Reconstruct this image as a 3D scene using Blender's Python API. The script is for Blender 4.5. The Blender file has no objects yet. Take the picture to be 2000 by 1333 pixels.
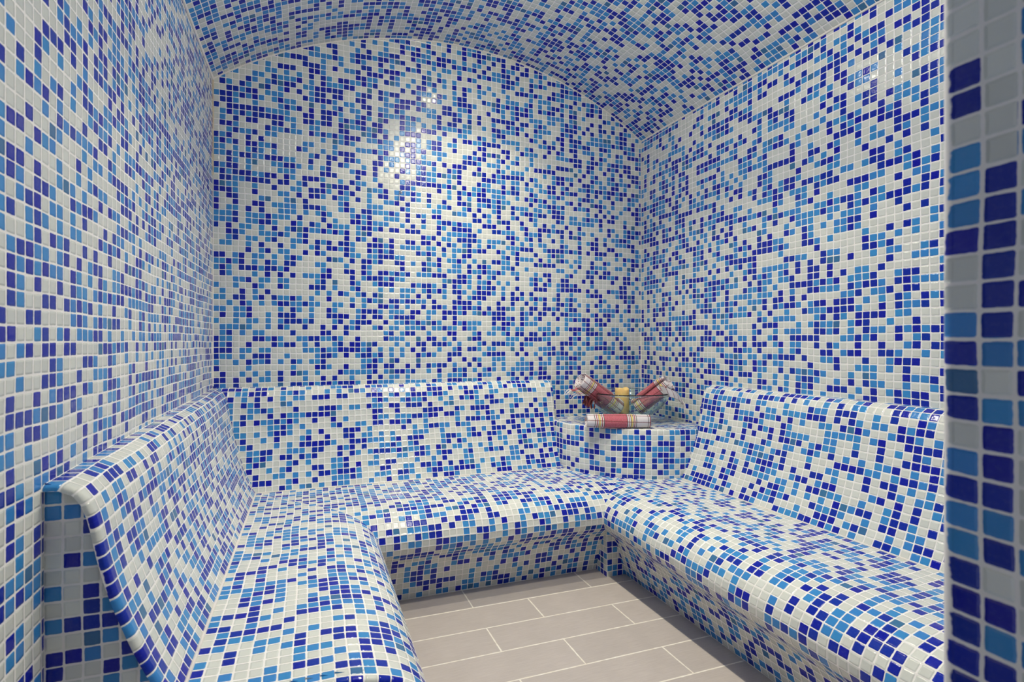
import bpy, bmesh, math, random
from mathutils import Vector, Matrix

# ---------------------------------------------------------------- camera, world, lights
P = 0.026                                   # metres per mosaic tile: everything below is laid out in tiles
PI = math.pi
TH = math.atan(.3495)                       # camera yaw towards the right wall
CT, ST = math.cos(TH), math.sin(TH)
CAMX, CAMY, EYE = 14.4, -97.5, 38.5

scene = bpy.context.scene
COL = scene.collection
cam_d = bpy.data.cameras.new('camera')
cam = bpy.data.objects.new('camera', cam_d)
COL.objects.link(cam)
cam.location = (CAMX * P, CAMY * P, EYE * P)
cam.rotation_euler = (PI / 2, 0, -TH)
cam_d.sensor_width = 36
cam_d.lens = 1030 / 2000 * 36
cam_d.shift_x = (1000 - 955) / 2000
cam_d.clip_start = .01
cam_d.dof.use_dof = True
cam_d.dof.focus_distance = 2.1
cam_d.dof.aperture_fstop = 6.3
scene.camera = cam

world = bpy.data.worlds.new('world')
scene.world = world
world.use_nodes = True
world.node_tree.nodes['Background'].inputs[0].default_value = (.80, .90, 1.0, 1)
world.node_tree.nodes['Background'].inputs[1].default_value = .22

def spot(name, x, y, h, energy, size, blend):
    d = bpy.data.lights.new(name, 'SPOT')
    d.energy = energy
    d.color = (1.0, .93, .74)
    d.spot_size = math.radians(size)
    d.spot_blend = blend
    d.shadow_soft_size = .022
    o = bpy.data.objects.new(name, d)
    COL.objects.link(o)
    o.location = (x * P, y * P, h * P)
    return o
# three lamps in a row along the crown of the vault
for _y, _core, _flood, _fill in ((-20.5, 47, 18, 2.5), (-38.5, 47, 14, 2), (-57.0, 47, 14, 2)):
    spot('downlight', 41.5, _y, 93.6, _core, 100, 1.0)         # the core of the beam
    spot('downlight_flood', 41.5, _y, 93.6, _flood, 114, .28)  # the rest of its cone
    spot('downlight_fill', 41.5, _y, 93.6, _fill, 174, .5)   # weak wide cone added to lift the walls above the beam
for _y, _e in ((-38.5, 5.0), (-57.0, 20)):                      # added fill points below the crown, brightening ceiling and walls
    _d = bpy.data.lights.new('ceiling_fill', 'POINT')
    _d.energy = _e
    _d.color = (1.0, .94, .76)
    _d.shadow_soft_size = .06
    _o = bpy.data.objects.new('ceiling_fill', _d)
    COL.objects.link(_o)
    _o.location = (41.5 * P, _y * P, 90.3 * P)

vs = scene.view_settings
vs.view_transform = 'Standard'
vs.look = 'None'
vs.gamma = 1
vs.use_curve_mapping = False
vs.exposure = -.32

# ---------------------------------------------------------------- helpers
RW = 83.6                                   # room width in tiles
SPRING, RISE = 82.0, 13.3                   # vault springing and rise
DOORY, DOORX0, DOORX1, DOORH = -84.7, 4.0, 37.3, 79.0

def T(x, y, h):
    """tile coordinates -> metres; the side walls flare slightly towards the door"""
    return Vector(((x + y * (.014 - .020 * x / RW)) * P, y * P, h * P))
def TS(x, y, h):
    return Vector((x * P, y * P, h * P))

class MB:
    """collects polygons (with optional uv and tile code) into one mesh"""
    def __init__(s):
        s.v, s.f, s.uv, s.code, s.smooth, s.mi = [], [], [], [], [], []
    def poly(s, pts, uvs=None, code=0, smooth=False, mi=0):
        b = len(s.v)
        s.v += [tuple(p) for p in pts]
        s.f.append(list(range(b, b + len(pts))))
        s.uv.append(uvs or [(0, 0)] * len(pts))
        s.code.append(code)
        s.smooth.append(smooth)
        s.mi.append(mi)
    def grid(s, P3, UV, smooth=True, closed=False, mi=0):
        """P3[i][j] points, shared vertices"""
        b = len(s.v)
        n, m = len(P3), len(P3[0])
        for r in P3:
            s.v += [tuple(p) for p in r]
        for i in range(n - 1):
            for j in range(m - 1):
                s.f.append([b + i * m + j, b + (i + 1) * m + j, b + (i + 1) * m + j + 1, b + i * m + j + 1])
                s.uv.append([UV[i][j], UV[i + 1][j], UV[i + 1][j + 1], UV[i][j + 1]])
                s.code.append(0)
                s.smooth.append(smooth)
                s.mi.append(mi)
    def tube(s, path, r, n=8, caps=True, uv=None):
        path = [Vector(p) for p in path]
        rings = []
        up = Vector((0, 0, 1))
        for i, p in enumerate(path):
            d = (path[min(i + 1, len(path) - 1)] - path[max(i - 1, 0)]).normalized()
            a = d.cross(up)
            if a.length < 1e-3:
                a = d.cross(Vector((1, 0, 0)))
            a.normalize()
            bb = d.cross(a)
            rr = r[i] if isinstance(r, (list, tuple)) else r
            rings.append([p + (a * math.cos(k * 2 * PI / n) + bb * math.sin(k * 2 * PI / n)) * rr for k in range(n + 1)])
        s.grid(rings, [[(i, k / n) for k in range(n + 1)] for i in range(len(path))])
        if caps:
            s.poly(rings[0][:n][::-1])
            s.poly(rings[-1][:n])
    def lathe(s, prof, c, n=64, smooth=True):
        c = Vector(c)
        g = [[c + Vector((r * math.cos(k * 2 * PI / n), r * math.sin(k * 2 * PI / n), z)) for k in range(n + 1)] for r, z in prof]
        s.grid(g, [[(k / n, i) for k in range(n + 1)] for i in range(len(prof))], smooth)
    def build(s, name, mat, parent=None, merge=True, solid=False):
        me = bpy.data.meshes.new(name)
        me.from_pydata(s.v, [], s.f)
        uvl = me.uv_layers.new(name='UVMap')
        k = 0
        for u in s.uv:
            for q in u:
                uvl.data[k].uv = q
                k += 1
        at = me.attributes.new('tile_code', 'FLOAT', 'FACE')
        for i, c in enumerate(s.code):
            at.data[i].value = c
            me.polygons[i].use_smooth = s.smooth[i]
            me.polygons[i].material_index = s.mi[i]
        for m in (mat if isinstance(mat, (list, tuple)) else [mat]):
            me.materials.append(m)
        if merge:
            bm = bmesh.new()
            bm.from_mesh(me)
            bmesh.ops.remove_doubles(bm, verts=bm.verts, dist=1e-5)
            if solid:
                bmesh.ops.recalc_face_normals(bm, faces=bm.faces)
            bm.to_mesh(me)
            bm.free()
        o = bpy.data.objects.new(name, me)
        COL.objects.link(o)
        if parent:
            o.parent = parent
            o.matrix_parent_inverse = parent.matrix_basis.inverted()
        return o

def empty(name, label, cat, loc, group=None):
    o = bpy.data.objects.new(name, None)
    COL.objects.link(o)
    o.location = loc
    o.empty_display_size = .05
    o['label'] = label
    o['category'] = cat
    if group:
        o['group'] = group
    return o
def tag(o, label, cat, group=None):
    o['label'] = label
    o['category'] = cat
    if group:
        o['group'] = group
    return o
def struct(o):
    o['kind'] = 'structure'
    return o

# ---------------------------------------------------------------- materials
def srgb(r, g, b):
    f = lambda c: (c / 255 / 12.92) if c / 255 <= .04045 else ((c / 255 + .055) / 1.055) ** 2.4
    return (f(r), f(g), f(b), 1)

class NT:
    def __init__(s, name):
        s.m = bpy.data.materials.new(name)
        s.m.use_nodes = True
        s.t = s.m.node_tree
        s.b = s.t.nodes['Principled BSDF']
    def n(s, typ, **kw):
        nd = s.t.nodes.new(typ)
        for k, v in kw.items():
            setattr(nd, k, v)
        return nd
    def put(s, sock, v):
        if isinstance(v, bpy.types.NodeSocket):
            s.t.links.new(v, sock)
        elif v is not None:
            sock.default_value = v
    def math(s, op, a, b=None, c=None, clamp=False):
        nd = s.n('ShaderNodeMath', operation=op, use_clamp=clamp)
        s.put(nd.inputs[0], a)
        s.put(nd.inputs[1], b)
        s.put(nd.inputs[2], c)
        return nd.outputs[0]
    def vmath(s, op, a, b=None, out=0):
        nd = s.n('ShaderNodeVectorMath', operation=op)
        s.put(nd.inputs[0], a)
        if op == 'SCALE':
            s.put(nd.inputs[3], b)
        else:
            s.put(nd.inputs[1], b)
        return nd.outputs[out]
    def mix(s, fac, a, b):
        nd = s.n('ShaderNodeMix', data_type='RGBA')
        s.put(nd.inputs[0], fac)
        s.put(nd.inputs[6], a)
        s.put(nd.inputs[7], b)
        return nd.outputs[2]
    def fmix(s, fac, a, b):
        nd = s.n('ShaderNodeMix', data_type='FLOAT')
        s.put(nd.inputs[0], fac)
        s.put(nd.inputs[2], a)
        s.put(nd.inputs[3], b)
        return nd.outputs[0]
    def smooth(s, x, a, b, c=0., d=1.):
        nd = s.n('ShaderNodeMapRange', interpolation_type='SMOOTHSTEP')
        s.put(nd.inputs[0], x)
        for k, v in zip((1, 2, 3, 4), (a, b, c, d)):
            nd.inputs[k].default_value = v
        return nd.outputs[0]
    def noise(s, vec, scale, detail=2, dims='3D'):
        nd = s.n('ShaderNodeTexNoise', noise_dimensions=dims)
        s.put(nd.inputs['Vector'], vec)
        nd.inputs['Scale'].default_value = scale
        nd.inputs['Detail'].default_value = detail
        return nd
    def uv(s):
        return s.n('ShaderNodeUVMap', uv_map='UVMap').outputs[0]
    def sep(s, v):
        nd = s.n('ShaderNodeSeparateXYZ')
        s.put(nd.inputs[0], v)
        return nd.outputs
    def ramp(s, x, stops):
        nd = s.n('ShaderNodeValToRGB')
        cr = nd.color_ramp
        cr.interpolation = 'CONSTANT'
        while len(cr.elements) < len(stops):
            cr.elements.new(.5)
        for e, (p, c) in zip(cr.elements, sorted(stops)):
            e.position = p
            e.color = c
        s.put(nd.inputs[0], x)
        return nd.outputs[0]

GROUT = (.80, .765, .735, 1)
def make_tile():
    t = NT('glass_mosaic')
    uv = t.uv()
    wob = t.noise(uv, .11, 1, '2D').outputs['Color']
    off = t.vmath('SCALE', t.vmath('SUBTRACT', wob, (.5, .5, .5)), .34)
    uv2 = t.vmath('ADD', uv, off)
    cell = t.vmath('FLOOR', uv2)
    fr = t.vmath('SUBTRACT', t.vmath('FRACTION', uv2), (.5, .5, .5))
    wn = t.n('ShaderNodeTexWhiteNoise', noise_dimensions='2D')
    t.put(wn.inputs['Vector'], t.vmath('ADD', cell, (17.31, 5.77, 0)))
    rv, rc = wn.outputs['Value'], wn.outputs['Color']
    r = t.sep(rc)
    jit = t.vmath('SCALE', t.vmath('SUBTRACT', rc, (.5, .5, .5)), .045)
    f = t.vmath('ADD', fr, jit)
    fx, fy, _ = t.sep(f)
    edge = t.math('MULTIPLY', t.math('SUBTRACT', t.noise(uv, 2.6, 2, '2D').outputs['Fac'], .5), .055)
    rad, half = .09, .440
    qx = t.math('SUBTRACT', t.math('ABSOLUTE', fx), half - rad)
    qy = t.math('SUBTRACT', t.math('ABSOLUTE', fy), half - rad)
    mx, my = t.math('MAXIMUM', qx, 0.), t.math('MAXIMUM', qy, 0.)
    ln = t.math('SQRT', t.math('ADD', t.math('MULTIPLY', mx, mx), t.math('MULTIPLY', my, my)))
    ins = t.math('MINIMUM', t.math('MAXIMUM', qx, qy), 0.)
    d = t.math('ADD', t.math('SUBTRACT', t.math('ADD', ln, ins), rad), edge)
    mask = t.smooth(d, .012, -.012)
    # colour
    code = t.n('ShaderNodeAttribute', attribute_type='GEOMETRY', attribute_name='tile_code').outputs['Fac']
    fixed = t.math('GREATER_THAN', code, .5)
    val = t.fmix(fixed, rv, t.math('MULTIPLY_ADD', t.math('SUBTRACT', code, 1.), .4, .1))
    white, mid, dark = (.70, .72, .67, 1), (.044, .245, .59, 1), (.0034, .018, .34, 1)
    base = t.ramp(val, [(0, white), (.415, mid), (.705, dark)])
    is_mid = t.math('MULTIPLY', t.math('GREATER_THAN', val, .415), t.math('LESS_THAN', val, .705))
    odd = t.math('MULTIPLY', is_mid, t.math('GREATER_THAN', r[1], .94))
    base = t.mix(odd, base, (.045, .16, .33, 1))
    hsv = t.n('ShaderNodeHueSaturation')
    t.put(hsv.inputs['Color'], base)
    t.put(hsv.inputs['Hue'], t.math('MULTIPLY_ADD', r[2], .012, .494))
    t.put(hsv.inputs['Value'], t.math('MULTIPLY_ADD', r[0], .20, .90))
    cloud = t.noise(uv, 5.5, 3, '2D').outputs['Fac']
    body = t.mix(t.math('MULTIPLY', t.math('SUBTRACT', cloud, .5, None, True), .10), hsv.outputs[0], (.45, .55, .75, 1))
    dirt = t.noise(uv, .35, 3, '2D').outputs['Fac']
    grout = t.mix(dirt, (.84, .81, .775, 1), (.94, .92, .895, 1))
    t.put(t.b.inputs['Base Color'], t.mix(mask, grout, body))
    t.put(t.b.inputs['Roughness'], t.fmix(mask, .75, t.math('MULTIPLY_ADD', r[1], .08, .10)))
    t.put(t.b.inputs['Specular IOR Level'], t.fmix(mask, .25, .38))
    # relief: pillowed tiles, each a little out of plane
    pil = t.smooth(d, .02, -.13)
    tilt = t.math('ADD', t.math('MULTIPLY', t.math('SUBTRACT', r[0], .5), fx), t.math('MULTIPLY', t.math('SUBTRACT', r[2], .5), fy))
    wave = t.math('MULTIPLY', t.noise(uv, 2.2, 1, '2D').outputs['Fac'], .22)
    hgt = t.math('ADD', t.math('ADD', pil, t.math('MULTIPLY', tilt, .9)), wave)
    bp = t.n('ShaderNodeBump')
    bp.inputs['Strength'].default_value = .9
    bp.inputs['Distance'].default_value = .0011
    t.put(bp.inputs['Height'], hgt)
    t.put(t.b.inputs['Normal'], bp.outputs[0])
    return t.m
M_TILE = make_tile()

def make_grout(name='grout', c0=(.72, .67, .62, 1), c1=(.86, .83, .80, 1)):
    t = NT(name)
    geo = t.n('ShaderNodeNewGeometry').outputs['Position']
    n = t.noise(geo, 40, 4)
    t.put(t.b.inputs['Base Color'], t.mix(n.outputs['Fac'], c0, c1))
    t.b.inputs['Roughness'].default_value = .85
    bp = t.n('ShaderNodeBump')
    bp.inputs['Strength'].default_value = .5
    bp.inputs['Distance'].default_value = .002
    t.put(bp.inputs['Height'], t.noise(geo, 220, 3).outputs['Fac'])
    t.put(t.b.inputs['Normal'], bp.outputs[0])
    return t.m
M_GROUT = make_grout()
M_TAN = make_grout('stained_grout', (.50, .36, .20, 1), (.80, .72, .60, 1))

def make_floor():
    t = NT('floor_planks')
    uv = t.uv()
    x, y, _ = t.sep(uv)
    LEN, WID = 19.4, 5.68
    ry = t.math('DIVIDE', y, WID)
    row = t.math('FLOOR', ry)
    fy = t.math('FRACT', ry)
    xs = t.math('ADD', t.math('DIVIDE', x, LEN), t.math('MULTIPLY', t.math('MODULO', row, 2.), .44))
    ix = t.math('FLOOR', xs)
    fx = t.math('FRACT', xs)
    ex = t.math('MULTIPLY', t.math('SUBTRACT', .5, t.math('ABSOLUTE', t.math('SUBTRACT', fx, .5))), LEN)
    ey = t.math('MULTIPLY', t.math('SUBTRACT', .5, t.math('ABSOLUTE', t.math('SUBTRACT', fy, .5))), WID)
    wob = t.math('MULTIPLY', t.math('SUBTRACT', t.noise(uv, 1.3, 2, '2D').outputs['Fac'], .5), .10)
    d = t.math('ADD', t.math('MINIMUM', ex, ey), wob)
    mask = t.smooth(d, .06, .13)
    wn = t.n('ShaderNodeTexWhiteNoise', noise_dimensions='2D')
    cb = t.n('ShaderNodeCombineXYZ')
    t.put(cb.inputs[0], ix)
    t.put(cb.inputs[1], row)
    t.put(wn.inputs['Vector'], cb.outputs[0])
    st = t.vmath('MULTIPLY', uv, (.25, 5.0, 1))
    grain = t.noise(st, 1.6, 5, '2D').outputs['Fac']
    blot = t.noise(uv, .25, 3, '2D').outputs['Fac']
    base = t.mix(t.math('MULTIPLY_ADD', t.math('SUBTRACT', grain, .5), 1.1, .5, True), (.47, .41, .385, 1), (.58, .525, .49, 1))
    hsv = t.n('ShaderNodeHueSaturation')
    t.put(hsv.inputs['Color'], base)
    t.put(hsv.inputs['Value'], t.math('ADD', t.math('MULTIPLY_ADD', wn.outputs['Value'], .06, .90), t.math('MULTIPLY', blot, .14)))
    dirt = t.noise(uv, .8, 3, '2D').outputs['Fac']
    gr = t.mix(dirt, (.78, .70, .58, 1), (.95, .92, .86, 1))
    t.put(t.b.inputs['Base Color'], t.mix(mask, gr, hsv.outputs[0]))
    t.put(t.b.inputs['Roughness'], t.fmix(mask, .8, .46))
    bp = t.n('ShaderNodeBump')
    bp.inputs['Strength'].default_value = .6
    bp.inputs['Distance'].default_value = .001
    t.put(bp.inputs['Height'], t.math('ADD', mask, t.math('MULTIPLY', grain, .12)))
    t.put(t.b.inputs['Normal'], bp.outputs[0])
    return t.m
M_FLOOR = make_floor()

def make_plaid():
    """uv.x: tiles along the roll, uv.y: tiles round it; checked cotton of red, white, yellow and black"""
    t = NT('checked_cotton')
    uv = t.uv()
    nz = t.vmath('SCALE', t.vmath('SUBTRACT', t.noise(uv, .8, 2, '2D').outputs['Color'], (.5, .5, .5)), .10)
    x, y, _ = t.sep(t.vmath('ADD', uv, nz))
    per = 9.45
    u = t.math('FRACT', t.math('DIVIDE', x, per))
    rose, cream, red = (.50, .095, .13, 1), (.74, .70, .72, 1), (.16, .006, .012, 1)
    blk, yel, dred = (.022, .030, .028, 1), (.80, .62, .20, 1), (.33, .02, .03, 1)
    # one repeat: banded stripe, rose ground, banded stripe, pale ground
    stops, p = [], 0.
    def band(w, c):
        nonlocal p
        stops.append((p, c))
        p += w
    def stripes():
        for w, c in ((.06, blk), (.13, cream), (.08, dred), (.11, cream), (.05, blk), (.18, yel), (.04, blk), (.10, cream), (.08, dred), (.11, cream), (.06, blk)):
            band(w * .18, c)
    stripes()
    band(.423, rose)
    stripes()
    band(.217, cream)
    base = t.ramp(u, stops)
    v = t.math('FRACT', t.math('DIVIDE', y, 1.12))
    line = t.math('LESS_THAN', v, .115)
    base = t.mix(t.math('MULTIPLY', line, .85), base, red)
    v2 = t.math('FRACT', t.math('DIVIDE', y, 7.3))
    base = t.mix(t.math('MULTIPLY', t.math('LESS_THAN', v2, .10), .7), base, red)
    wv = t.vmath('MULTIPLY', uv, (3.0, 26.0, 1))
    weave = t.noise(wv, 1.4, 2, '2D').outputs['Fac']
    col = t.mix(t.math('MULTIPLY', t.math('SUBTRACT', weave, .45, None, True), 1.1), base, (.80, .66, .68, 1))
    t.put(t.b.inputs['Base Color'], col)
    t.b.inputs['Roughness'].default_value = .9
    t.b.inputs['Specular IOR Level'].default_value = .15
    t.b.inputs['Sheen Weight'].default_value = .15
    bp = t.n('ShaderNodeBump')
    bp.inputs['Strength'].default_value = .5
    bp.inputs['Distance'].default_value = .0012
    t.put(bp.inputs['Height'], weave)
    t.put(t.b.inputs['Normal'], bp.outputs[0])
    return t.m
M_PLAID = make_plaid()

def simple(name, col, rough=.5, metal=0., trans=0., ior=1.45, sss=0.):
    t = NT(name)
    geo = t.n('ShaderNodeNewGeometry').outputs['Position']
    n = t.noise(geo, 60, 3).outputs['Fac']
    c2 = tuple(min(1, c * 1.12) for c in col[:3]) + (1,)
    c1 = tuple(c * .92 for c in col[:3]) + (1,)
    t.put(t.b.inputs['Base Color'], t.mix(n, c1, c2) if trans == 0 else col)
    t.b.inputs['Roughness'].default_value = rough
    t.b.inputs['Metallic'].default_value = metal
    t.b.inputs['Transmission Weight'].default_value = trans
    t.b.inputs['IOR'].default_value = ior
    if sss:
        t.b.inputs['Subsurface Weight'].default_value = sss
        t.b.inputs['Subsurface Radius'].default_value = (.02, .01, .004)
        t.b.inputs['Subsurface Scale'].default_value = .5
    return t.m
M_GLASS = simple('clear_glass', (.80, .93, .89, 1), .02, 0, 1.0, 1.47)
M_WAX = simple('yellow_wax', (.90, .61, .23, 1), .45, 0, 0, 1.45, .25)
M_WICK = simple('burnt_wick', (.03, .025, .02, 1), .9)
M_FRINGE = simple('cotton_fringe', (.74, .68, .66, 1), .95)
M_FRINGE_RED = simple('red_cotton_fringe', (.17, .035, .035, 1), .95)
M_CHROME = simple('chrome', (.75, .75, .74, 1), .15, 1.0)

# ---------------------------------------------------------------- the room
def rect(mb, f, u0, u1, v0, v1, uo, vo):
    """f(u,v)->point; uv in tiles"""
    pts = [f(u0, v0), f(u1, v0), f(u1, v1), f(u0, v1)]
    mb.poly(pts, [(u0 + uo, v0 + vo), (u1 + uo, v0 + vo), (u1 + uo, v1 + vo), (u0 + uo, v1 + vo)])

VO = .58                                    # tile rows are level all round the room
RC = (RW / 2) ** 2 / (2 * RISE) + RISE / 2  # vault radius
HC = SPRING + RISE - RC                     # height of its centre
def vault(x):
    return HC + math.sqrt(max(RC * RC - (x - RW / 2) ** 2, 0))
NA = 64
arc_x = [RW * i / NA for i in range(NA + 1)]
arc_s = [RC * (math.asin((x - RW / 2) / RC) + math.asin(RW / 2 / RC)) for x in arc_x]

def thick(o, d=.08):
    m = o.modifiers.new('thickness', 'SOLIDIFY')
    m.thickness = d
    m.offset = -1
    return o

mb = MB()
mb.poly([T(-6, 6, 0), T(-6, -125, 0), T(92, -125, 0), T(92, 6, 0)], [(-6 - 26.2 + 194, -6 - 25 + 113.6), (-6 - 26.2 + 194, 125 - 25 + 113.6), (92 - 26.2 + 194, 125 - 25 + 113.6), (92 - 26.2 + 194, -6 - 25 + 113.6)])
struct(thick(mb.build('floor', M_FLOOR)))

mb = MB()
for i in range(NA):
    a, b = arc_x[i], arc_x[i + 1]
    mb.poly([T(a, 0, 0), T(b, 0, 0), T(b, 0, vault(b)), T(a, 0, vault(a))],
            [(a, VO), (b, VO), (b, vault(b) + VO), (a, vault(a) + VO)])
struct(thick(mb.build('wall_back', M_TILE)))

mb = MB()
rect(mb, lambda u, v: T(0, -u, v), 84.7, 0, 0, SPRING, 200, VO)
struct(thick(mb.build('wall_left', M_TILE)))
mb = MB()
rect(mb, lambda u, v: T(RW, -u, v), 0, 84.7, 0, SPRING, 400, VO)
struct(thick(mb.build('wall_right', M_TILE)))

mb = MB()
for i in range(NA):
    a, b = arc_x[i], arc_x[i + 1]
    mb.poly([T(a, 0, vault(a)), T(b, 0, vault(b)), T(b, DOORY, vault(b)), T(a, DOORY, vault(a))],
            [(600 + arc_s[i], 0), (600 + arc_s[i + 1], 0), (600 + arc_s[i + 1], -DOORY), (600 + arc_s[i], -DOORY)])
struct(thick(mb.build('ceiling', M_TILE)))

# front wall with the doorway the picture is taken through; its jamb tiles are set one by one
JA_UP, JA_DN = 'MWWDMMMWDDWWWMWD', 'DMDWMDMMDDDDDMWDM'
JB_UP, JB_DN = 'DDDDDDWWWWWWWDMW', 'MWMDDDMDWDMDWDMWD'
CODE = {'W': 1, 'M': 2, 'D': 3}
mb = MB()
yo = DOORY - 11.0
def front_strip(x0, x1, h0, h1f):
    n = max(1, int((x1 - x0) / 2))
    for i in range(n):
        a, b = x0 + (x1 - x0) * i / n, x0 + (x1 - x0) * (i + 1) / n
        mb.poly([T(b, DOORY, h0), T(a, DOORY, h0), T(a, DOORY, h1f(a)), T(b, DOORY, h1f(b))],
                [(800 - b, h0 + VO), (800 - a, h0 + VO), (800 - a, h1f(a) + VO), (800 - b, h1f(b) + VO)])
        mb.poly([T(a, yo, h0), T(b, yo, h0), T(b, yo, h1f(b)), T(a, yo, h1f(a))],
                [(900 + a, h0 + VO), (900 + b, h0 + VO), (900 + b, h1f(b) + VO), (900 + a, h1f(a) + VO)])
CR = .55                                    # rounded arris of the jamb
front_strip(-1, DOORX0, 0, vault0 := (lambda x: vault(min(max(x, 0), RW))))
front_strip(DOORX1 + CR, RW + 1.5, 0, vault0)
front_strip(DOORX0, DOORX1 + CR, DOORH, vault0)
mb.poly([T(DOORX0, yo, DOORH), T(DOORX1, yo, DOORH), T(DOORX1, DOORY, DOORH), T(DOORX0, DOORY, DOORH)],
        [(1000, 0), (1033, 0), (1033, 11), (1000, 11)])
mb.poly([T(DOORX0, yo, 0), T(DOORX0, DOORY, 0), T(DOORX0, DOORY, DOORH), T(DOORX0, yo, DOORH)],
        [(1100, 0), (1111, 0), (1111, DOORH), (1100, DOORH)])
J0 = 38.62                                  # a joint of the jamb lies almost at eye height
rows = list(range(-40, 42))
rnd = random.Random(4)
def jamb_code(col, k):
    up, dn = ((JA_UP, JA_DN), (JB_UP, JB_DN))[col] if col < 2 else ('', '')
    if col < 2 and 0 <= k < len(up):
        return CODE[up[k]]
    if col < 2 and k < 0 and -k - 1 < len(dn):
        return CODE[dn[-k - 1]]
    return rnd.choice((1, 1, 2, 3))
for k in rows:
    h0, h1 = max(J0 + k, 0), min(J0 + k + 1, DOORH)
    if h1 <= h0:
        continue
    v0, v1 = h0 - J0 + 50, h1 - J0 + 50
    for col in range(11):
        ya, yb = DOORY - col, DOORY - col - 1.0
        u0, u1 = 1200 + col, 1201 + col
        c = jamb_code(col, k)
        if col == 0:
            ya -= .12
            # quarter round from the jamb face into the wall face
            pts = [(DOORX1, ya)]
            for q in range(1, 7):
                an = q / 6 * PI / 2
                pts.append((DOORX1 + CR - CR * math.cos(an), ya + CR * math.sin(an) * .9))
            pts.append((DOORX1 + CR + .02, DOORY + .38))
            for q in range(len(pts) - 1):
                (xa, y1), (xb, y2) = pts[q], pts[q + 1]
                ua, ub = u0 + .10 - .10 * q / 3, u0 + .10 - .10 * (q + 1) / 3
                mb.poly([T(xa, y1, h0), T(xb, y2, h0), T(xb, y2, h1), T(xa, y1, h1)],
                        [(ua, v0), (ub, v0), (ub, v1), (ua, v1)], c if q < 3 else jamb_code(5, k), True)
            u0 += .10
        mb.poly([T(DOORX1, yb, h0), T(DOORX1, ya, h0), T(DOORX1, ya, h1), T(DOORX1, yb, h1)],
                [(u1, v0), (u0, v0), (u0, v1), (u1, v1)], c, True)
struct(mb.build('wall_front', M_TILE))

# beads of grout where the tiled planes meet
def bead(name, path, r, mat=M_GROUT):
    b = MB()
    b.tube([T(*p) for p in path], r * P, 8)
    return struct(b.build(name, mat))
bead('trim_1', [(x, -.02, vault(x) - .05) for x in arc_x], .16)
bead('trim_2', [(.05, -y, SPRING - .05) for y in (0, 20, 40, 60, 84.6)], .24)
bead('trim_3', [(RW - .05, -y, SPRING - .05) for y in (0, 20, 40, 60, 84.6)], .16)
bead('trim_4', [(.04, -.04, h) for h in (31, 50, 66)], .15)
bead('trim_5', [(RW - .04, -.04, h) for h in (23.2, 50, SPRING)], .13)
bead('trim_6', [(.04, -.04, h) for h in (66, 74, SPRING)], .17, M_TAN)

# ---------------------------------------------------------------- the benches
def catmull(pts, n=14):
    out = []
    for i in range(len(pts) - 1):
        p0, p1, p2, p3 = pts[max(i - 1, 0)], pts[i], pts[i + 1], pts[min(i + 2, len(pts) - 1)]
        for k in range(n):
            t = k / n
            out.append(tuple(.5 * (2 * b + (c - a) * t + (2 * a - 5 * b + 4 * c - d) * t * t + (3 * b - a - 3 * c + d) * t ** 3)
                             for a, b, c, d in zip(p0, p1, p2, p3)))
    out.append(pts[-1])
    return out
def resample(pts, step=1.0):
    L = [0]
    for a, b in zip(pts, pts[1:]):
        L.append(L[-1] + math.dist(a, b))
    n = round(L[-1] / step)
    out, j = [], 0
    for k in range(n + 1):
        s = L[-1] * k / n
        while j < len(L) - 2 and L[j + 1] < s:
            j += 1
        t = (s - L[j]) / max(L[j + 1] - L[j], 1e-9)
        out.append(tuple(a + (b - a) * t for a, b in zip(pts[j], pts[j + 1])))
    return out
CREASE = (7.2, 14.5)
BACK = resample(catmull([(0, 30.7), (1.1, 30.6), (1.95, 30.05), (2.5, 29.0), (2.85, 27.6), (3.2, 25.6), (3.75, 23.2), (4.45, 20.9), (5.3, 18.5), (6.2, 16.4), CREASE]), 1.0)
SEAT = resample(catmull([CREASE, (11, 14.35), (15, 14.35), (18.0, 14.3), (20.4, 13.9), (22.2, 13.2), (23.5, 12.1), (24.2, 10.8), (24.3, 9.6), (23.9, 8.6), (23.1, 7.75), (22.2, 7.0), (21.5, 6.1), (20.9, 4.9), (20.3, 3.1), (19.7, 1.3), (19.3, 0)]), 1.0)

def shell(mb, prof, at, lo, hi, uoff, swap, round_hi=False, voff=0):
    """rows of tiles: prof[j] = (d,h); at(d,s,h) -> point; lo(d), hi(d) = ends of row line j along the bench"""
    n = len(prof)
    for j in range(n - 1):
        (d0, h0), (d1, h1) = prof[j], prof[j + 1]
        a0, a1, b0, b1 = lo(d0), lo(d1), hi(d0), hi(d1)
        def uvp(s, v):
            return (v + voff, s + uoff) if swap else (s + uoff, v + voff)
        mb.poly([at(d0, a0, h0), at(d0, b0, h0), at(d1, b1, h1), at(d1, a1, h1)],
                [uvp(a0, j), uvp(b0, j), uvp(b1, j + 1), uvp(a1, j + 1)])
        if round_hi:
            # the last tiles turn over the arris
            nx0, nx1 = normal(prof, j), normal(prof, j + 1)
            prev0, prev1 = (0, 0), (0, 0)
            for q in range(1, 4):
                an = q / 3 * PI / 2
                cur = (.42 * math.sin(an), .42 * (1 - math.cos(an)))
                def pt(d, h, nn, s, c):
                    return at(d - nn[0] * c[1], s + c[0], h - nn[1] * c[1])
                e0, e1 = .10 * (q - 1), .10 * q
                mb.poly([pt(d0, h0, nx0, b0, prev0), pt(d0, h0, nx0, b0, cur), pt(d1, h1, nx1, b1, cur), pt(d1, h1, nx1, b1, prev0)],
                        [uvp(b0 + e0, j), uvp(b0 + e1, j), uvp(b1 + e1, j + 1), uvp(b1 + e0, j + 1)], 0, True)
                prev0 = cur
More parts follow.
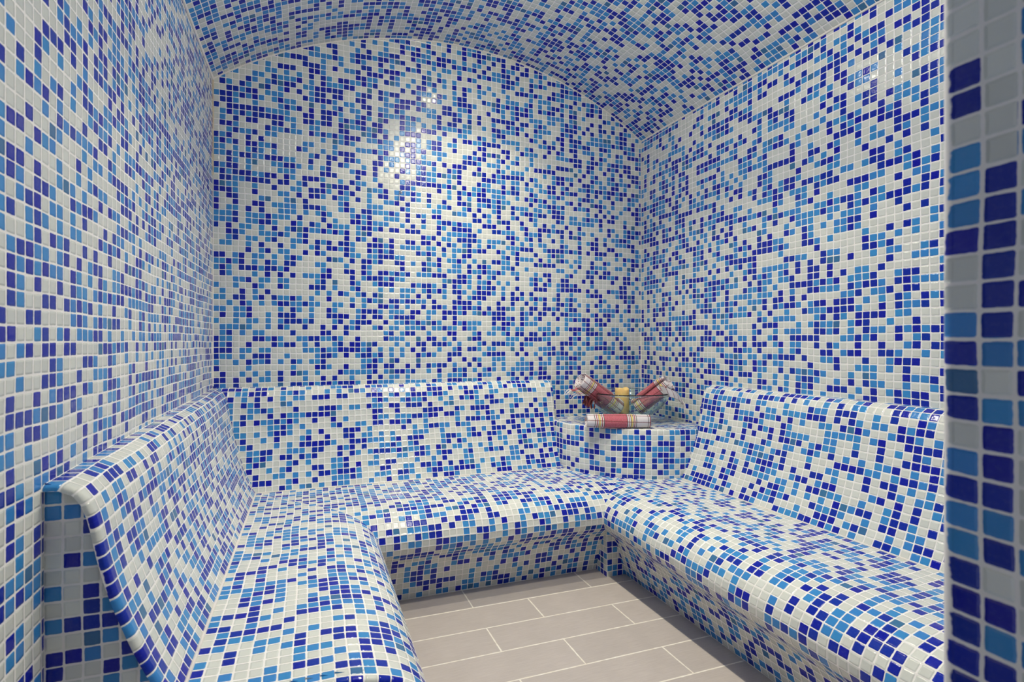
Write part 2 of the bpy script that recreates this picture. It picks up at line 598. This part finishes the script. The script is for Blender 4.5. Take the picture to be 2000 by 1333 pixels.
def normal(prof, j):
    a, b = prof[max(j - 1, 0)], prof[min(j + 1, len(prof) - 1)]
    dx, dh = b[0] - a[0], b[1] - a[1]
    l = math.hypot(dx, dh)
    return (-dh / l, dx / l) if -dh >= 0 or True else None
def outward(prof):
    # make every normal point away from the wall and up
    return prof

ENDY = 57.6
def at_left(d, s, h):
    # the back of this bench sinks a little towards the door
    k = max(h - 14.5, 0) / 16.2
    return T(d, -s, h - 1.05 * k * s / ENDY)
def at_back(d, s, h):
    return T(s, -d, h)
def at_right(d, s, h):
    return T(RW - d, -s, h)
XE, YE = 60.8, 21.8                         # ends of the two backrests beside the corner table

def bench(label, at, loc):
    return empty('tiled_bench', label, 'bench', loc)

# left bench
lb = bench('curved blue mosaic bench along the left wall, its shaded tiled end facing the camera', at_left, T(12, -32, 0))
mb = MB()
shell(mb, BACK, at_left, lambda d: d, lambda d: ENDY, 1401.02, True, True)
mb.build('backrest', M_TILE, lb)
mb = MB()
shell(mb, SEAT, at_left, lambda d: d, lambda d: ENDY + .75, 1600 - 7.2, True, True)
mb.build('seat', M_TILE, lb)
PANEL = ['MW', 'MMM', 'WWD', 'WWWM', 'WDMW', 'WWWW', 'MWDW', 'WWDM', 'MDDDD', 'WWMMW', 'DDMWD', 'DWWDMM', 'DWWMWM', 'MDWDWMD', 'WMDWMWD']
outline = BACK + SEAT[1:]
def dlim(h):
    best = 0
    for (d0, h0), (d1, h1) in zip(outline, outline[1:]):
        for q in (0, .25, .5, .75, 1):
            hh = h0 + (h1 - h0) * q
            k = max(hh - 14.5, 0) / 16.2
            if hh - 1.05 * k >= h:
                best = max(best, d0 + (d1 - d0) * q)
    return best - .30
mb = MB()
top = 29.25
rnd2 = random.Random(9)
for i in range(-1, 31):
    sub = 4
    for q in range(sub):
        h1, h0 = top - i - q / sub, top - i - (q + 1) / sub
        if h0 < 0:
            h0 = 0
        if h1 <= h0:
            continue
        r0, r1 = dlim(h0), dlim(h1)
        for c in range(24):
            if min(c + 1, r0) <= c:
                break
            code = CODE[PANEL[i][c]] if 0 <= i < len(PANEL) and c < len(PANEL[i]) else 1 + (hash((i * 7 + 3, c * 13 + 5)) >> 3) % 3
            xa, xb0, xb1 = c, min(c + 1, r0), min(c + 1, max(r1, c))
            mb.poly([T(xa, -ENDY - .1, h0), T(xb0, -ENDY - .1, h0), T(xb1, -ENDY - .1, h1), T(xa, -ENDY - .1, h1)],
                    [(1800 + xa, 100 - top + h0), (1800 + xb0, 100 - top + h0), (1800 + xb1, 100 - top + h1), (1800 + xa, 100 - top + h1)], code)
o = mb.build('end_panel', M_TILE, lb)
o['label'] = 'shaded flat end of the bench'

# back bench
bb = bench('blue mosaic bench along the arched back wall, between the other two', at_back, T(42, -13, 0))
mb = MB()
shell(mb, BACK, at_back, lambda d: d, lambda d: XE, 1400.4 + 300, False, True, 300)
mb.poly([T(XE + .40, -d, h) for d, h in [(0, 14.4)] + [(max(d - .42, 0), h - (.42 if k < 3 else 0)) for k, (d, h) in enumerate(BACK)]], [(2300 + d, h) for d, h in [(0, 14.4)] + BACK])
mb.build('backrest', M_TILE, bb)
mb = MB()
shell(mb, SEAT, at_back, lambda d: d, lambda d: RW - d, 1600 - 7.2, False, False)
mb.build('seat', M_TILE, bb)

# right bench
rb = bench('blue mosaic bench along the right wall, running from the corner table behind the door jamb', at_right, T(72, -52, 0))
mb = MB()
shell(mb, BACK, lambda d, s, h: at_right(d, -s, h), lambda d: DOORY + .05, lambda d: -YE, 1900.2, True, True, 100)
mb.poly([T(RW - d, -YE + .40, h) for d, h in [(0, 14.4)] + [(max(d - .42, 0), h - (.42 if k < 3 else 0)) for k, (d, h) in enumerate(BACK)]][::-1], ([(2400 + d, h) for d, h in [(0, 14.4)] + BACK])[::-1])
mb.build('backrest', M_TILE, rb)
mb = MB()
shell(mb, SEAT, lambda d, s, h: at_right(d, -s, h), lambda d: DOORY + .05, lambda d: -d, 2000.3, True, False, 0)
mb.build('seat', M_TILE, rb)

def crease(path, parent, r=.13):
    b = MB()
    b.tube([T(*p) for p in path], r * P, 8)
    o = b.build('grout_joint', M_GROUT, parent)
    return o
crease([(7.22, -7.2, 14.52), (7.22, -30, 14.52), (7.22, -ENDY, 14.52)], lb, .16)
crease([(7.2, -7.22, 14.52), (30, -7.22, 14.52), (XE, -7.22, 14.52)], bb)
crease([(RW - 7.22, -YE, 14.52), (RW - 7.22, -50, 14.52), (RW - 7.22, DOORY + .1, 14.52)], rb)

# corner post under the meeting seats
mb = MB()
px, py, ph = 60.9, -22.7, 9.2
mb.poly([T(px, py, 0), T(66, py, 0), T(66, py, ph), T(px, py, ph)], [(2500.0, .2), (2505.1, .2), (2505.1, ph + .2), (2500.0, ph + .2)])
mb.poly([T(px, -17.5, 0), T(px, py, 0), T(px, py, ph), T(px, -17.5, ph)], [(2594.8, .2), (2600.0, .2), (2600.0, ph + .2), (2594.8, ph + .2)])
mb.poly([T(px, -17.5, 0), T(px, -17.5, ph), T(66, -17.5, ph), T(66, -17.5, 0)], [(0, 0)] * 4)
mb.poly([T(66, -17.5, 0), T(66, -17.5, ph), T(66, py, ph), T(66, py, 0)], [(0, 0)] * 4)
mb.poly([T(px, py, ph), T(66, py, ph), T(66, -17.5, ph), T(px, -17.5, ph)], [(2700, 0), (2705, 0), (2705, 5), (2700, 5)])
tag(mb.build('corner_post', M_TILE), 'short square mosaic post on the floor under the corner where two seats meet', 'post')

# ---------------------------------------------------------------- corner table
def circle3(a, b, c):
    (ax, ay), (bx, by), (cx, cy) = a, b, c
    d = 2 * (ax * (by - cy) + bx * (cy - ay) + cx * (ay - by))
    ux = ((ax * ax + ay * ay) * (by - cy) + (bx * bx + by * by) * (cy - ay) + (cx * cx + cy * cy) * (ay - by)) / d
    uy = ((ax * ax + ay * ay) * (cx - bx) + (bx * bx + by * by) * (ax - cx) + (cx * cx + cy * cy) * (bx - ax)) / d
    return ux, uy, math.hypot(ax - ux, ay - uy)
tx, ty, tr = circle3((60.7, -7.8), (67.6, -17.6), (78.4, -21.7))
a0 = math.atan2(-4.0 - ty, XE + .5 - tx)
a0 = PI - math.asin((-4.2 - ty) / tr) if False else math.atan2(-7.8 - ty, 60.7 - tx)
a1 = math.atan2(-21.7 - ty, 78.4 - tx)
if a0 > 0:
    a0 -= 2 * PI
n = 30
arc = [(tx + tr * math.cos(a0 + (a1 - a0) * k / n), ty + tr * math.sin(a0 + (a1 - a0) * k / n)) for k in range(n + 1)]
arc = [(60.45, -2.6), (60.40, -4.6), (60.45, -6.4)] + arc + [(79.9, -22.05), (81.4, -22.2), (82.9, -22.2)]
n = len(arc) - 1
TT = 23.0
ct = empty('corner_table', 'low mosaic corner shelf with a curved front, carrying the glass bowl', 'table', T(73, -11, 14.4))
mb = MB()
sl = [0]
for p, q in zip(arc, arc[1:]):
    sl.append(sl[-1] + math.dist(p, q))
ev = [(0, 14.3), (0, TT - .35), (.10, TT - .12), (.30, TT)]
for k in range(n):
    for (i0, h0), (i1, h1) in zip(ev, ev[1:]):
        def pt(p, ins, h):
            dx, dy = tx - p[0], ty - p[1]
            l = math.hypot(dx, dy)
            return T(p[0] + dx / l * ins, p[1] + dy / l * ins, h)
        mb.poly([pt(arc[k], i0, h0), pt(arc[k + 1], i0, h0), pt(arc[k + 1], i1, h1), pt(arc[k], i1, h1)],
                [(2800 + sl[k], h0), (2800 + sl[k + 1], h0), (2800 + sl[k + 1], h1 + i1 * .3), (2800 + sl[k], h1 + i1 * .3)], 0, True)
mb.build('front', M_TILE, ct)
mb = MB()
inner = []
for p in arc:
    dx, dy = tx - p[0], ty - p[1]
    l = math.hypot(dx, dy)
    inner.append((p[0] + dx / l * .3, p[1] + dy / l * .3))
cut = [(XE - .3, -.05)] + inner + [(RW - .05, inner[-1][1]), (RW - .05, -.05)]
mb.poly([T(x, y, TT) for x, y in cut], [(2900 + x, y + 40) for x, y in cut])
mb.build('top', M_TILE, ct)

# ---------------------------------------------------------------- bowl, candle and rolled towels
BX, BY = 73.6, -9.6
def loc(r, t, h):
    """r: to the right, t: towards the door, seen from the bowl"""
    return TS(BX + r * CT - t * ST, BY - r * ST - t * CT, h)
B0 = loc(0, 0, TT)
RS, RIMR, BH = 8.63, 8.05, 5.5
bowl = empty('glass_bowl', 'wide clear glass bowl on the corner shelf, holding two towels and a candle', 'bowl', B0)
outer = [(0.001, .02), (2.6, .02), (3.0, .10)]
cz = .10 + RS - .02
for k in range(1, 15):
    z = .10 + (BH - .10) * (k / 14)
    rr = math.sqrt(max(RS * RS - (cz - z) ** 2, 0))
    if rr > outer[-1][0]:
        outer.append((rr, z))
rim = outer[-1]
top_ = [(rim[0] + .16, rim[1] + .02), (rim[0] + .20, rim[1] + .14), (rim[0] + .10, rim[1] + .25), (rim[0] - .08, rim[1] + .25)]
inn = [(max(r - .24, .001), z + .12) for r, z in outer[::-1] if r > 2.9] + [(2.0, .34), (0.001, .32)]
mb = MB()
mb.lathe([(r * P, z * P) for r, z in outer + top_ + inn], B0, 72)
mb.build('bowl_body', M_GLASS, bowl, solid=True)

cb = loc(-.35, -2.6, TT + 1.15)
candle = empty('pillar_candle', 'short yellow pillar candle standing in the glass bowl between the towels', 'candle', cb)
mb = MB()
N = 40
prof = [(0.001, 0), (1.30, 0), (1.40, .12), (1.40, 2.0), (1.39, 4.2), (1.38, 4.75), (1.28, 4.95), (1.10, 4.85), (.7, 4.5), (.001, 4.4)]
g = []
for i, (r, z) in enumerate(prof):
    row = []
    for k in range(N + 1):
        a = k * 2 * PI / N
        w = (.12 * math.sin(2 * a + 1) + .09 * math.sin(5 * a) + .05 * math.sin(9 * a + 2)) if i >= 5 else 0
        row.append(cb + Vector((r * math.cos(a), r * math.sin(a), z + w)) * P)
    g.append(row)
mb.grid(g, [[(k, i) for k in range(N + 1)] for i in range(len(prof))])
mb.build('wax_body', M_WAX, candle, solid=True)
mb = MB()
mb.tube([cb + Vector((0, 0, 4.3)) * P, cb + Vector((.03, 0, 4.6)) * P, cb + Vector((.10, 0, 4.85)) * P], .06 * P, 6)
mb.build('wick', M_WICK, candle)

def frame(a, b):
    d = (b - a).normalized()
    s = d.cross(Vector((0, 0, 1))).normalized()
    return d, s, s.cross(d)

def roll(root, a, b, R, turns, uoff, seed, squash=1.0, start=0.):
    """a cloth wound into a spiral between a and b (metres)"""
    rn = random.Random(seed)
    a, b = Vector(a), Vector(b)
    d, s, w = frame(a, b)
    L = (b - a).length
    R = R * P
    NU, NV = 26, int(turns * 26)
    ph = [rn.uniform(0, 6.28) for _ in range(8)]
    g, uv = [], []
    arcl = 0.
    rows_ = []
    for j in range(NV + 1):
        t = j / NV
        ang = start + t * turns * 2 * PI
        r = R * (.10 + .90 * (1 - t) ** .9)
        rows_.append((ang, r, arcl))
        arcl += r * turns * 2 * PI / NV
    for i in range(NU + 1):
        x = i / NU
        row, ur = [], []
        for (ang, r, al) in rows_:
            lump = 1 + .035 * math.sin(3 * ang + ph[0] + 4 * x) + .03 * math.sin(2 * ang + ph[1] - 3 * x) + .02 * math.sin(9 * x + ph[2])
            endj = .035 * (math.sin(ang * .9 + ph[3]) + .6 * math.sin(ang * 2.3 + ph[4])) * R * (2 * x - 1)
            core = (1 - r / R) * .28 * R * (1 if x > .5 else -1) * (abs(2 * x - 1) ** 6)
            rr = r * lump * (1 - .05 * abs(2 * x - 1) ** 3)
            p = a + d * (x * L + endj - core) + s * (math.cos(ang) * rr) + w * (math.sin(ang) * rr * squash)
            row.append(p)
            ur.append((x * L / P + uoff, al / P + .4 * x))
        g.append(row)
        uv.append(ur)
    m = MB()
    m.grid(g, uv)
    o = m.build('cloth_roll', M_PLAID, root, merge=False)
    md = o.modifiers.new('cloth_thickness', 'SOLIDIFY')
    md.thickness = .10 * P
    md.offset = 1
    return o

def flap(root, path, width_dir, wid, uoff, vdir=1):
    """loose end of the cloth: a strip following path, its cross direction width_dir"""
    m = MB()
    pts = catmull([tuple(p) for p in path], 6)
    g, uv = [], []
    l = 0
    for i, p in enumerate(pts):
        if i:
            l += math.dist(p, pts[i - 1])
        q = i / (len(pts) - 1)
        row, ur = [], []
        for k in range(9):
            x = k / 8 - .5
            ripple = Vector((0, 0, 1)) * (.16 * P * math.sin(x * 9 + q * 2) * q)
            row.append(Vector(p) + Vector(width_dir) * (x * wid * P * (1 - .25 * q)) + ripple)
            ur.append((uoff + x * wid, l / P * vdir))
        g.append(row)
        uv.append(ur)
    m.grid(g, uv)
    o = m.build('loose_end', M_PLAID, root, merge=False)
    md = o.modifiers.new('cloth_thickness', 'SOLIDIFY')
    md.thickness = .10 * P
    md.offset = 0
    return g[-1], o

def fringe(root, edge, out_dir, n, length, mat, seed):
    rn = random.Random(seed)
    m = MB()
    for k in range(n):
        q = k / max(n - 1, 1) * (len(edge) - 1)
        i = min(int(q), len(edge) - 2)
        p = edge[i].lerp(edge[i + 1], q - i)
        d = Vector(out_dir).normalized() + Vector((rn.uniform(-.35, .35), rn.uniform(-.35, .35), rn.uniform(-.3, .3)))
        d.normalize()
        L = length * P * rn.uniform(.7, 1.2)
        dn = Vector((0, 0, -1))
        m.tube([p, p + d * L * .4, p + d * L * .7 + dn * L * .12, p + d * L * .9 + dn * L * .45], [.07 * P, .10 * P, .08 * P, .05 * P], 6)
    return m.build('fringe', mat, root)

# towel lying on the shelf in front of the bowl
ra, rb_ = TS(61.72, -14.55, TT + 1.30), TS(72.35, -18.25, TT + 1.30)
tw = empty('rolled_towel', 'rolled red checked towel lying flat on the shelf in front of the bowl', 'towel', (ra + rb_) / 2, 'rolled checked towels on the corner shelf')
roll(tw, ra, rb_, 1.32, 4.0, -1.3, 3, .98, PI * .9)

# left towel leaning out of the bowl
la, lb2 = loc(-1.9, .9, TT + 2.65), loc(-9.8, 3.9, TT + 8.2)
t1 = empty('rolled_towel', 'rolled red checked towel leaning out of the left of the glass bowl, fringe hanging', 'towel', la, 'rolled checked towels on the corner shelf')
roll(t1, la, lb2, 1.72, 4.5, -1.5, 5, 1, PI * 1.3)
d, s, w = frame(la, lb2)
base = lb2 - d * 1.3 * P - w * 1.55 * P
edge, fl = flap(t1, [base + s * .5 * P, base - w * .35 * P - s * .6 * P + d * .3 * P, base - w * .8 * P + d * .9 * P - s * 1.0 * P, base - w * 1.2 * P + d * 1.6 * P - s * 1.0 * P], d, 2.9, .85)
fringe(fl, edge, -w * .8 + d * .9 - Vector((CT, -ST, 0)) * .8, 7, 1.5, M_FRINGE, 11)
base2 = lb2 - d * 3.6 * P - w * 1.7 * P
m = MB()
rn = random.Random(2)
for k in range(16):
    p = base2 + d * (rn.uniform(-1.0, 1.0) * P) + s * (rn.uniform(-.8, .3) * P)
    q = Vector((rn.uniform(-.35, .35), rn.uniform(-.2, .2), 0)) * P
    L = rn.uniform(.7, 1.25)
    m.tube([p, p - w * .45 * P + q * .4 + Vector((0, 0, -.4 * L)) * P, p - w * .6 * P + q + Vector((0, 0, -.8 * L)) * P, p - w * .6 * P + q * 1.6 + Vector((0, 0, -1.15 * L)) * P], [.10 * P, .09 * P, .16 * P, .05 * P], 6)
o = m.build('fringe', M_FRINGE_RED, t1)
o['label'] = 'dark red knotted fringe'

# right towel
ra2, rb2 = loc(1.5, .9, TT + 2.7), loc(6.95, 3.6, TT + 7.75)
t2 = empty('rolled_towel', 'rolled red checked towel leaning out of the right of the bowl, pale end draped outside', 'towel', ra2, 'rolled checked towels on the corner shelf')
roll(t2, ra2, rb2, 1.72, 4.5, 0.0, 8, 1, PI * .2)
d, s, w = frame(ra2, rb2)
R_ = Vector((CT, -ST, 0))
edge, fl = flap(t2, [loc(4.7, 3.3, TT + 6.0), loc(5.4, 4.4, TT + 6.15), loc(6.2, 5.0, TT + 6.0), loc(7.3, 4.9, TT + 5.65), loc(8.4, 4.4, TT + 5.1), loc(9.2, 4.0, TT + 4.2)], (Vector((0, 0, 1)) * .9 - R_ * .35).normalized(), 2.2, 8.4)
fringe(fl, edge, R_ * .5 + Vector((0, 0, -1)), 8, 1.1, M_FRINGE, 21)

# ---------------------------------------------------------------- little hook on the back wall
hx, hh = 31.15, 66.2
hk = empty('wall_hook', 'tiny chrome hook screwed into the back wall above the seat', 'hook', T(hx, -.02, hh))
mb = MB()
c = T(hx, 0, hh)
mb.tube([c + Vector((0, -.01, 0)) * P, c + Vector((0, -.25, 0)) * P], [.30 * P, .22 * P], 12)
mb.build('base', M_CHROME, hk)
mb = MB()
mb.tube([c + Vector(v) * P for v in ((0, -.2, .05), (0, -.7, .10), (.02, -1.0, -.12), (.04, -1.05, -.42), (.06, -.85, -.62), (.06, -.6, -.55))], .10 * P, 8)
mb.build('hook_arm', M_CHROME, hk)
